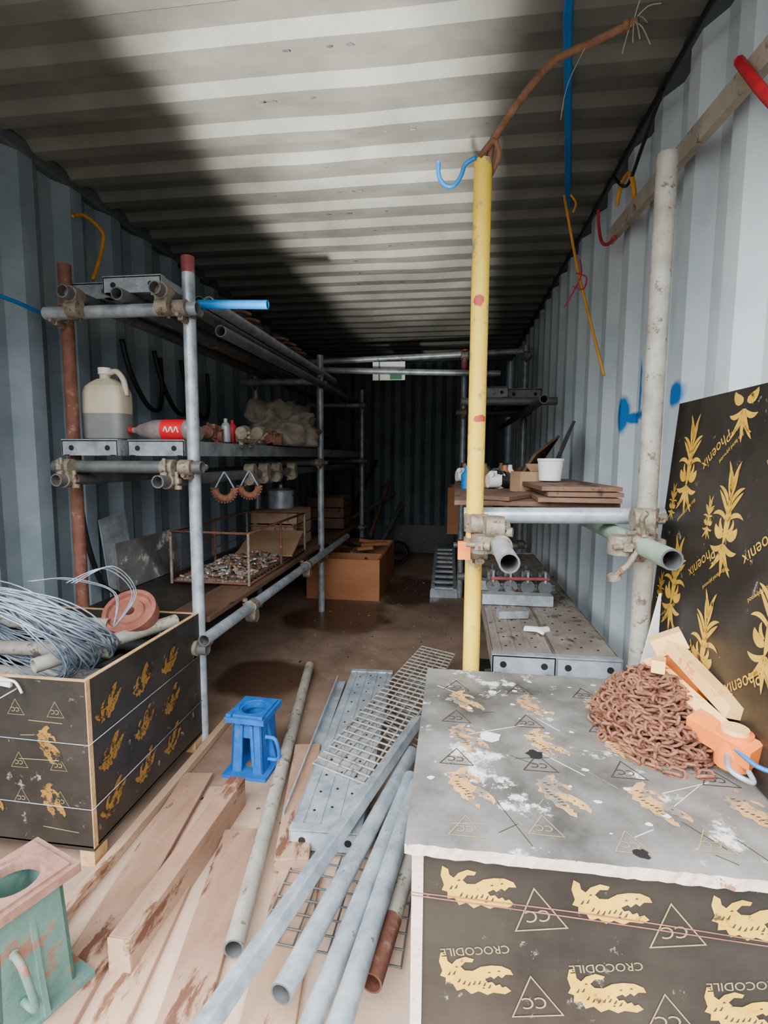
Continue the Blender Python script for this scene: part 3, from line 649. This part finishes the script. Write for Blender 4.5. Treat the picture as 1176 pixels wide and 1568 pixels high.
# ---------------------------------------------------------------- FLOOR OBJECTS
def stand(name,c,rz,s,h,m,mt=None):
    mt=mt or m
    b=B(name);c=V(c);Rz=Matrix.Rotation(rz,3,'Z')
    def P(x,y,z): return c+Rz@V((x,y,z))
    b.plate_hole(P(0,0,.012),s*1.12,s*1.3,.012,s*.25,m,rz)
    b.plate_hole(P(0,0,h),s*1.0,s*1.15,.02,s*.30,mt,rz)
    b.plate_hole(P(0,0,h+.006),s*.85,s*.95,.008,s*.36,mt,rz)
    t=.010
    def slab(x0,x1,y0,y1,X0,X1,YY0,YY1):
        lo=[P(x0,y0,.01),P(x1,y0,.01),P(x1,y1,.01),P(x0,y1,.01)];hi=[P(X0,YY0,h-.015),P(X1,YY0,h-.015),P(X1,YY1,h-.015),P(X0,YY1,h-.015)]
        b.mesh(lo+hi,[(0,1,5,4),(1,2,6,5),(2,3,7,6),(3,0,4,7),(0,3,2,1),(4,5,6,7)],m)
    a=s*.42;k=s*.36
    slab(-a,-a+t,-a*1.1,a*1.1,-k,-k+t,-k*1.1,k*1.1);slab(a-t,a,-a*1.1,a*1.1,k-t,k,-k*1.1,k*1.1);slab(-a,a,a*1.1-t,a*1.1,-k,k,k*1.1-t,k*1.1)
    slab(-a,-a*.35,-a*1.1,-a*1.1+t,-k,-k*.35,-k*1.1,-k*1.1+t);slab(a*.35,a,-a*1.1,-a*1.1+t,k*.35,k,-k*1.1,-k*1.1+t)
    z0=h*.62;b.mesh([P(-k,-k*1.13,z0),P(k,-k*1.13,z0),P(k,-k*1.1,h-.015),P(-k,-k*1.1,h-.015)],[(0,1,2,3)],m)
    b.tube(P(0,0,.03),P(0,0,h*.8),s*.12,m,True)
    for q in(-1,1):
        b.mesh([P(q*a,-.006,.012),P(q*(a+.03),-.006,.012),P(q*k,-.006,h*.8),P(q*a,.006,.012),P(q*(a+.03),.006,.012),P(q*k,.006,h*.8)],[(0,1,2),(3,4,5),(1,4,5,2)],m)
        b.beam(P(q*s*.17,-k*1.2,h*.15),P(q*s*.12,-k*1.2,h*.85),.012,.012,m)
    b.path([P(a,-.04,h*.62),P(a+.04,-.045,h*.6),P(a+.045,-.03,h*.25),P(a,-.03,h*.22)],.008,m,7,sm=4)
    for q in(-1,1): b.box(P(q*s*.4,-s*.5,h+.006),(.02,.02,.012),m,(0,0,rz))
    b.done(.002)
stand('cast_iron_stand',(-.745,1.83,0),-.06,.155,.23,'bluep')
stand('cast_iron_stand',(-.905,.90,.022),-.35,.165,.28,'greenp','greenr')
def tube_ob(name,p,q,m,r=R): 
    b=B(name);b.tube(p,q,r,m,True,n=20,capm='galvD');b.done()
tube_ob('scaffold_tube',(-.49,1.05,.045),(-.785,2.74,.026),'greyp')
b=B('galvanised_box_section');b.beam((-.13,2.05,.115),(-.47,.72,.125),.04,.034,'galvL',.4);b.done(.003)
tube_ob('scaffold_tube',(-.14,1.86,.085),(-.33,.92,.10),'galvL')
tube_ob('scaffold_tube',(-.13,1.70,.088),(-.285,.70,.088),'galvL')
tube_ob('scaffold_tube',(-.105,1.62,.115),(-.215,.70,.120),'galvL')
b=B('scaffold_tube');b.tube((-.095,1.42,.075),(-.13,1.15,.075),R,'greyp',True);b.tube((-.13,1.15,.075),(-.155,.99,.075),R,'rust',True);b.done()
def grid(name,c0,c1,c2,c3,n1,n2,r,m):
    b=B(name);c0,c1,c2,c3=map(V,(c0,c1,c2,c3))
    for i in range(n1+1):
        t=i/n1;b.tube(c0.lerp(c1,t),c3.lerp(c2,t),r,m,n=6)
    for i in range(n2+1):
        t=i/n2;b.tube(c0.lerp(c3,t)+V((0,0,r)),c1.lerp(c2,t)+V((0,0,r)),r,m,n=6)
    b.done()
grid('welded_mesh_panel',(-.49,1.74,.08),(-.25,1.62,.09),(.02,2.80,.11),(-.17,2.90,.11),6,30,.004,'greyp')
grid('welded_mesh_panel',(-.30,2.0,.075),(-.05,1.75,.075),(.05,2.5,.085),(-.2,2.6,.085),6,18,.003,'galv')
grid('welded_mesh_panel',(-.45,1.10,.022),(-.10,1.08,.022),(-.08,1.6,.022),(-.43,1.62,.022),8,12,.0025,'galvD')
steel_plank((-.36,1.40,.025),(-.41,2.62,.012),.21,m='galvL')
b=B('galvanised_angle');b.beam((-.50,1.5,.03),(-.56,2.55,.03),.04,.005,'galvL');b.beam((-.52,1.5,.045),(-.58,2.55,.045),.005,.035,'galvL');b.done()
def plank(p,q,w,h,m,name='wooden_plank',bev=.003):
    b=B(name);b.beam(p,q,w,h,m);b.done(bev)
b=B('sawn_timber_beam');b.beam((-.735,.99,.05),(-.715,1.60,.05),.055,.10,'woodR');b.beam((-.735,.985,.05),(-.735,.99,.05),.055,.10,'wood');b.done(.003)
plank((-.50,.68,.012),(-.645,1.46,.012),.105,.022,'woodR')
plank((-.44,1.33,.03),(-.56,1.92,.03),.10,.04,'woodR')
plank((-.78,.62,.012),(-.92,1.72,.012),.105,.02,'woodR')
plank((-.66,.62,.010),(-.80,1.66,.010),.09,.018,'wood')
plank((-.97,.62,.016),(-.985,2.2,.016),.03,.03,'wood')
plank((-.33,.66,.008),(-.42,1.36,.008),.12,.014,'wood')
b=B('floor_debris')
for i in range(300):
    x,y=random.uniform(-1.0,.0),random.uniform(1.3,5.0);s_=random.uniform(.002,.008)
    b.box((x,y,s_*.3),(s_*random.uniform(1,3),s_,s_*.6),random.choice(['woodB','woodR','rust','black']),(0,0,random.random()*6))
b.done()
# ---------------------------------------------------------------- CHAIN + HOIST
b=B('rusty_chain_pile')
def link(c,t,roll,Ln=.029,Wd=.018,r=.0034):
    t=V(t).normalized();a=t.orthogonal().normalized();a=Matrix.Rotation(roll,3,t)@a;pts=[]
    for i in range(12):
        g=2*math.pi*i/12;x=math.cos(g)*Wd/2;y=math.sin(g)*Wd/2+math.copysign((Ln-Wd)/2,math.sin(g)) if abs(math.sin(g))>1e-3 else 0
        pts.append(V(c)+a*x+t*y)
    b.path(pts,r,'rustO',5,closed=True)
zt=.577;cx,cy=.455,1.20
NL=10
for layer in range(NL):
    z=zt+.008+layer*.0125;rm=.125*(1-(layer/NL)**1.6*.75);N=int(100*(1-layer/(NL+4)))
    ph=random.random()*6;pos=None
    for i in range(N):
        t=i/N;g=ph+t*2*math.pi*3.3
        rr=rm*(.35+.65*abs(math.sin(t*7+layer)))
        p=V((cx+rr*.9*math.cos(g),cy+rr*1.3*math.sin(g),z+random.uniform(-.004,.006)))
        if pos is not None:
            link((p+pos)/2,(p-pos)+V((0,0,random.uniform(-.01,.01))),(i%2)*math.pi/2+random.uniform(-.5,.5))
            if (p-pos).length>.026: link(p,(p-pos).cross(V((0,0,1)))+V((0,0,.01)),random.random()*3)
        pos=p
for k in range(70):
    g=random.random()*6.3;rr=random.uniform(.1,.145);link((cx+rr*math.cos(g)*.9,cy+rr*1.3*math.sin(g),zt+.006),(math.cos(g+1.4),math.sin(g+1.4),random.uniform(-.1,.1)),random.choice((0,1.57))+random.random()*.3)
b.done()
b=B('orange_chain_hoist')
b.beam((.475,1.29,.70),(.535,1.06,.655),.035,.03,'peach',.3);b.beam((.535,1.33,.735),(.565,1.08,.685),.036,.028,'peach',-.2)
b.beam((.50,1.345,.72),(.565,1.33,.755),.04,.045,'peach');b.beam((.54,1.34,.70),(.555,1.2,.66),.03,.05,'orange')
b.beam((.495,1.10,.655),(.565,1.0,.64),.045,.04,'orange',.2);b.beam((.50,1.30,.70),(.46,1.20,.725),.028,.028,'peach')
b.tube((.545,1.04,.60),(.545,1.04,.668),.032,'orange');b.tube((.545,1.04,.668),(.545,1.04,.676),.024,'peach')
b.path([(.525,1.02,.63),(.51,.985,.625),(.52,.965,.62),(.54,.96,.615),(.545,.985,.62)],.005,'galvL',8,sm=5);b.path([(.53,1.02,.65),(.55,.97,.64),(.58,.95,.64)],.0045,'blue',7,sm=4)
b.done(.006)
b=B('white_plastic_offcut');b.mesh([(.495,1.445,.578),(.553,1.455,.578),(.556,1.46,.83),(.550,1.46,.83)],[(0,1,2,3)],'white');b.done()
# ---------------------------------------------------------------- HANGING THINGS
b=B('blue_strap_rod');b.tube((.20,.95,2.355),(.27,1.55,2.355),.013,'blue');b.tube((.27,1.55,2.355),(.49,2.62,2.34),.013,'blue');b.done()
b=B('old_rope');b.path([(.075,1.55,1.98),(.08,1.53,2.03),(.10,1.52,2.06),(.14,1.49,2.10),(.185,1.49,2.155),(.235,1.49,2.2),(.32,1.44,2.2),(.40,1.39,2.20)],.0095,'rope',8,sm=5)
b.path([(.05,1.53,2.0),(.085,1.515,2.03),(.10,1.53,2.0),(.08,1.57,1.97)],.008,'rope',7,sm=4)
b.tube((.375,1.405,2.2),(.385,1.40,2.2),.013,'rope')
for k in range(7):
    p=V((.39,1.39,2.20));q=p+V((random.uniform(-.02,.06),random.uniform(-.05,.02),random.uniform(-.07,.07)));b.path([p,(p+q)/2+V((0,0,.012)),q],.0014,'greyp',4,sm=3)
b.path([(.3,1.45,2.2),(.26,1.46,2.12),(.25,1.48,2.05)],.001,'greyp',4,sm=3);b.done()
b=B('blue_hook');b.path([(-.062,1.54,2.0),(-.06,1.54,1.965),(-.045,1.54,1.94),(-.02,1.54,1.935),(.0,1.54,1.96),(.012,1.54,1.99),(.04,1.53,2.0)],.006,'blue',7,sm=5);b.done()
b=B('timber_batten');b.beam((.612,.70,1.965),(.612,2.35,2.09),.022,.055,'batten');b.done()
b=B('yellow_hook');b.path([(.612,2.06,2.1),(.60,2.03,2.12),(.595,2.06,2.19),(.60,2.14,2.22),(.60,2.21,2.2),(.60,2.23,2.16)],.008,'hookY',7,sm=5);b.done()
b=B('red_hook');b.path([(.60,2.52,2.27),(.60,2.5,2.2),(.60,2.44,2.11),(.60,2.34,2.06),(.60,2.24,2.05)],.007,'pink',7,sm=5);b.done()
b=B('yellow_tie_strap');b.path([(.45,2.5,2.33),(.46,2.48,2.26),(.51,2.45,2.0),(.56,2.38,1.75),(.60,2.30,1.53)],.006,'hookY',7,sm=5);b.path([(.47,2.5,2.34),(.50,2.5,2.3),(.49,2.5,2.26)],.005,'hookY',6,sm=3);b.done()
b=B('red_ribbon');b.path([(.515,2.44,2.04),(.52,2.43,1.97),(.49,2.46,1.90),(.47,2.5,1.86)],.006,'pink',6,sm=4,flat=.4);b.path([(.50,2.43,1.98),(.54,2.42,1.96),(.53,2.42,1.91),(.49,2.44,1.93)],.005,'pink',6,sm=4,flat=.4);b.done()
b=B('red_handle_tool');b.path([(.597,1.33,2.055),(.59,1.27,1.99),(.585,1.19,1.90),(.585,1.10,1.80)],.011,'red',8,sm=4);b.done()
b=B('black_cable');b.path([(.60,1.2,2.30),(.602,2.2,2.31),(.603,3.5,2.30),(.60,5.5,2.31)],.008,'black',6,sm=5);b.path([(.60,1.8,2.30),(.595,1.95,2.22),(.595,2.1,2.17),(.60,2.3,2.30)],.006,'black',6,sm=5);b.done()
add_mask(M['wallR'],[((.66,2.215,1.37),(.3,.035,.075)),((.66,2.03,1.43),(.3,.035,.12)),((.66,2.10,1.345),(.3,.13,.022)),((.66,1.70,1.38),(.3,.05,.04))],(18,110,180),.55,11,.22)
add_mask(M['yellow'],[((.055,1.525,1.625),(.02,.02,.014)),((.07,1.525,1.30),(.02,.02,.010))],(176,70,54),.9,40,.1)
# ---------------------------------------------------------------- LIGHT
w=bpy.data.worlds.new('World');sc.world=w;w.use_nodes=True
nt=w.node_tree;N=nt.nodes;L=nt.links;bg=N['Background'];bg.inputs[0].default_value=(.97,.985,1,1)
tc=N.new('ShaderNodeTexCoord');sp=N.new('ShaderNodeSeparateXYZ');L.new(tc.outputs['Generated'],sp.inputs[0])
m1=N.new('ShaderNodeMapRange');m1.interpolation_type='SMOOTHSTEP';L.new(sp.outputs['Z'],m1.inputs['Value'])
m1.inputs['From Min'].default_value=.08;m1.inputs['From Max'].default_value=.42;m1.inputs['To Min'].default_value=1.5;m1.inputs['To Max'].default_value=14
m2=N.new('ShaderNodeMath');m2.operation='MULTIPLY_ADD';L.new(sp.outputs['X'],m2.inputs[0]);m2.inputs[1].default_value=-.5;m2.inputs[2].default_value=1
m3=N.new('ShaderNodeMath');m3.operation='MULTIPLY';L.new(m1.outputs[0],m3.inputs[0]);L.new(m2.outputs[0],m3.inputs[1]);L.new(m3.outputs[0],bg.inputs[1])
def spot(loc,tgt,e,ang,blend,r,name='ground_bounce'):
    l=bpy.data.lights.new(name,'SPOT');l.energy=e;l.spot_size=ang;l.spot_blend=blend;l.shadow_soft_size=r;l.color=(1,.98,.93)
    o=bpy.data.objects.new(name,l);col.objects.link(o);o.location=loc;o.rotation_euler=(V(tgt)-V(loc)).to_track_quat('-Z','Y').to_euler()
for ty,x,e,a in((1.45,-.45,2000,19),(2.2,-.47,2000,17),(3.1,-.43,1700,15),(4.3,-.38,900,13)):
    spot((-.55,-1.4,.1),(x,ty,2.39),e,math.radians(a),.45,.06)
cam=bpy.data.cameras.new('camera');co=bpy.data.objects.new('camera',cam);col.objects.link(co);sc.camera=co
yaw,pit,rol,F=.1341,.1049,.006,800
f=V((-math.sin(yaw)*math.cos(pit),math.cos(yaw)*math.cos(pit),-math.sin(pit)));r=V((math.cos(yaw),math.sin(yaw),0));u=r.cross(f)
r2=r*math.cos(rol)+u*math.sin(rol);u2=u*math.cos(rol)-r*math.sin(rol)
mt=Matrix((r2,u2,-f)).transposed().to_4x4();mt.translation=V((0,0,1.19));co.matrix_world=mt
cam.sensor_fit='HORIZONTAL';cam.sensor_width=36;cam.lens=36*F/1176;cam.clip_start=.02
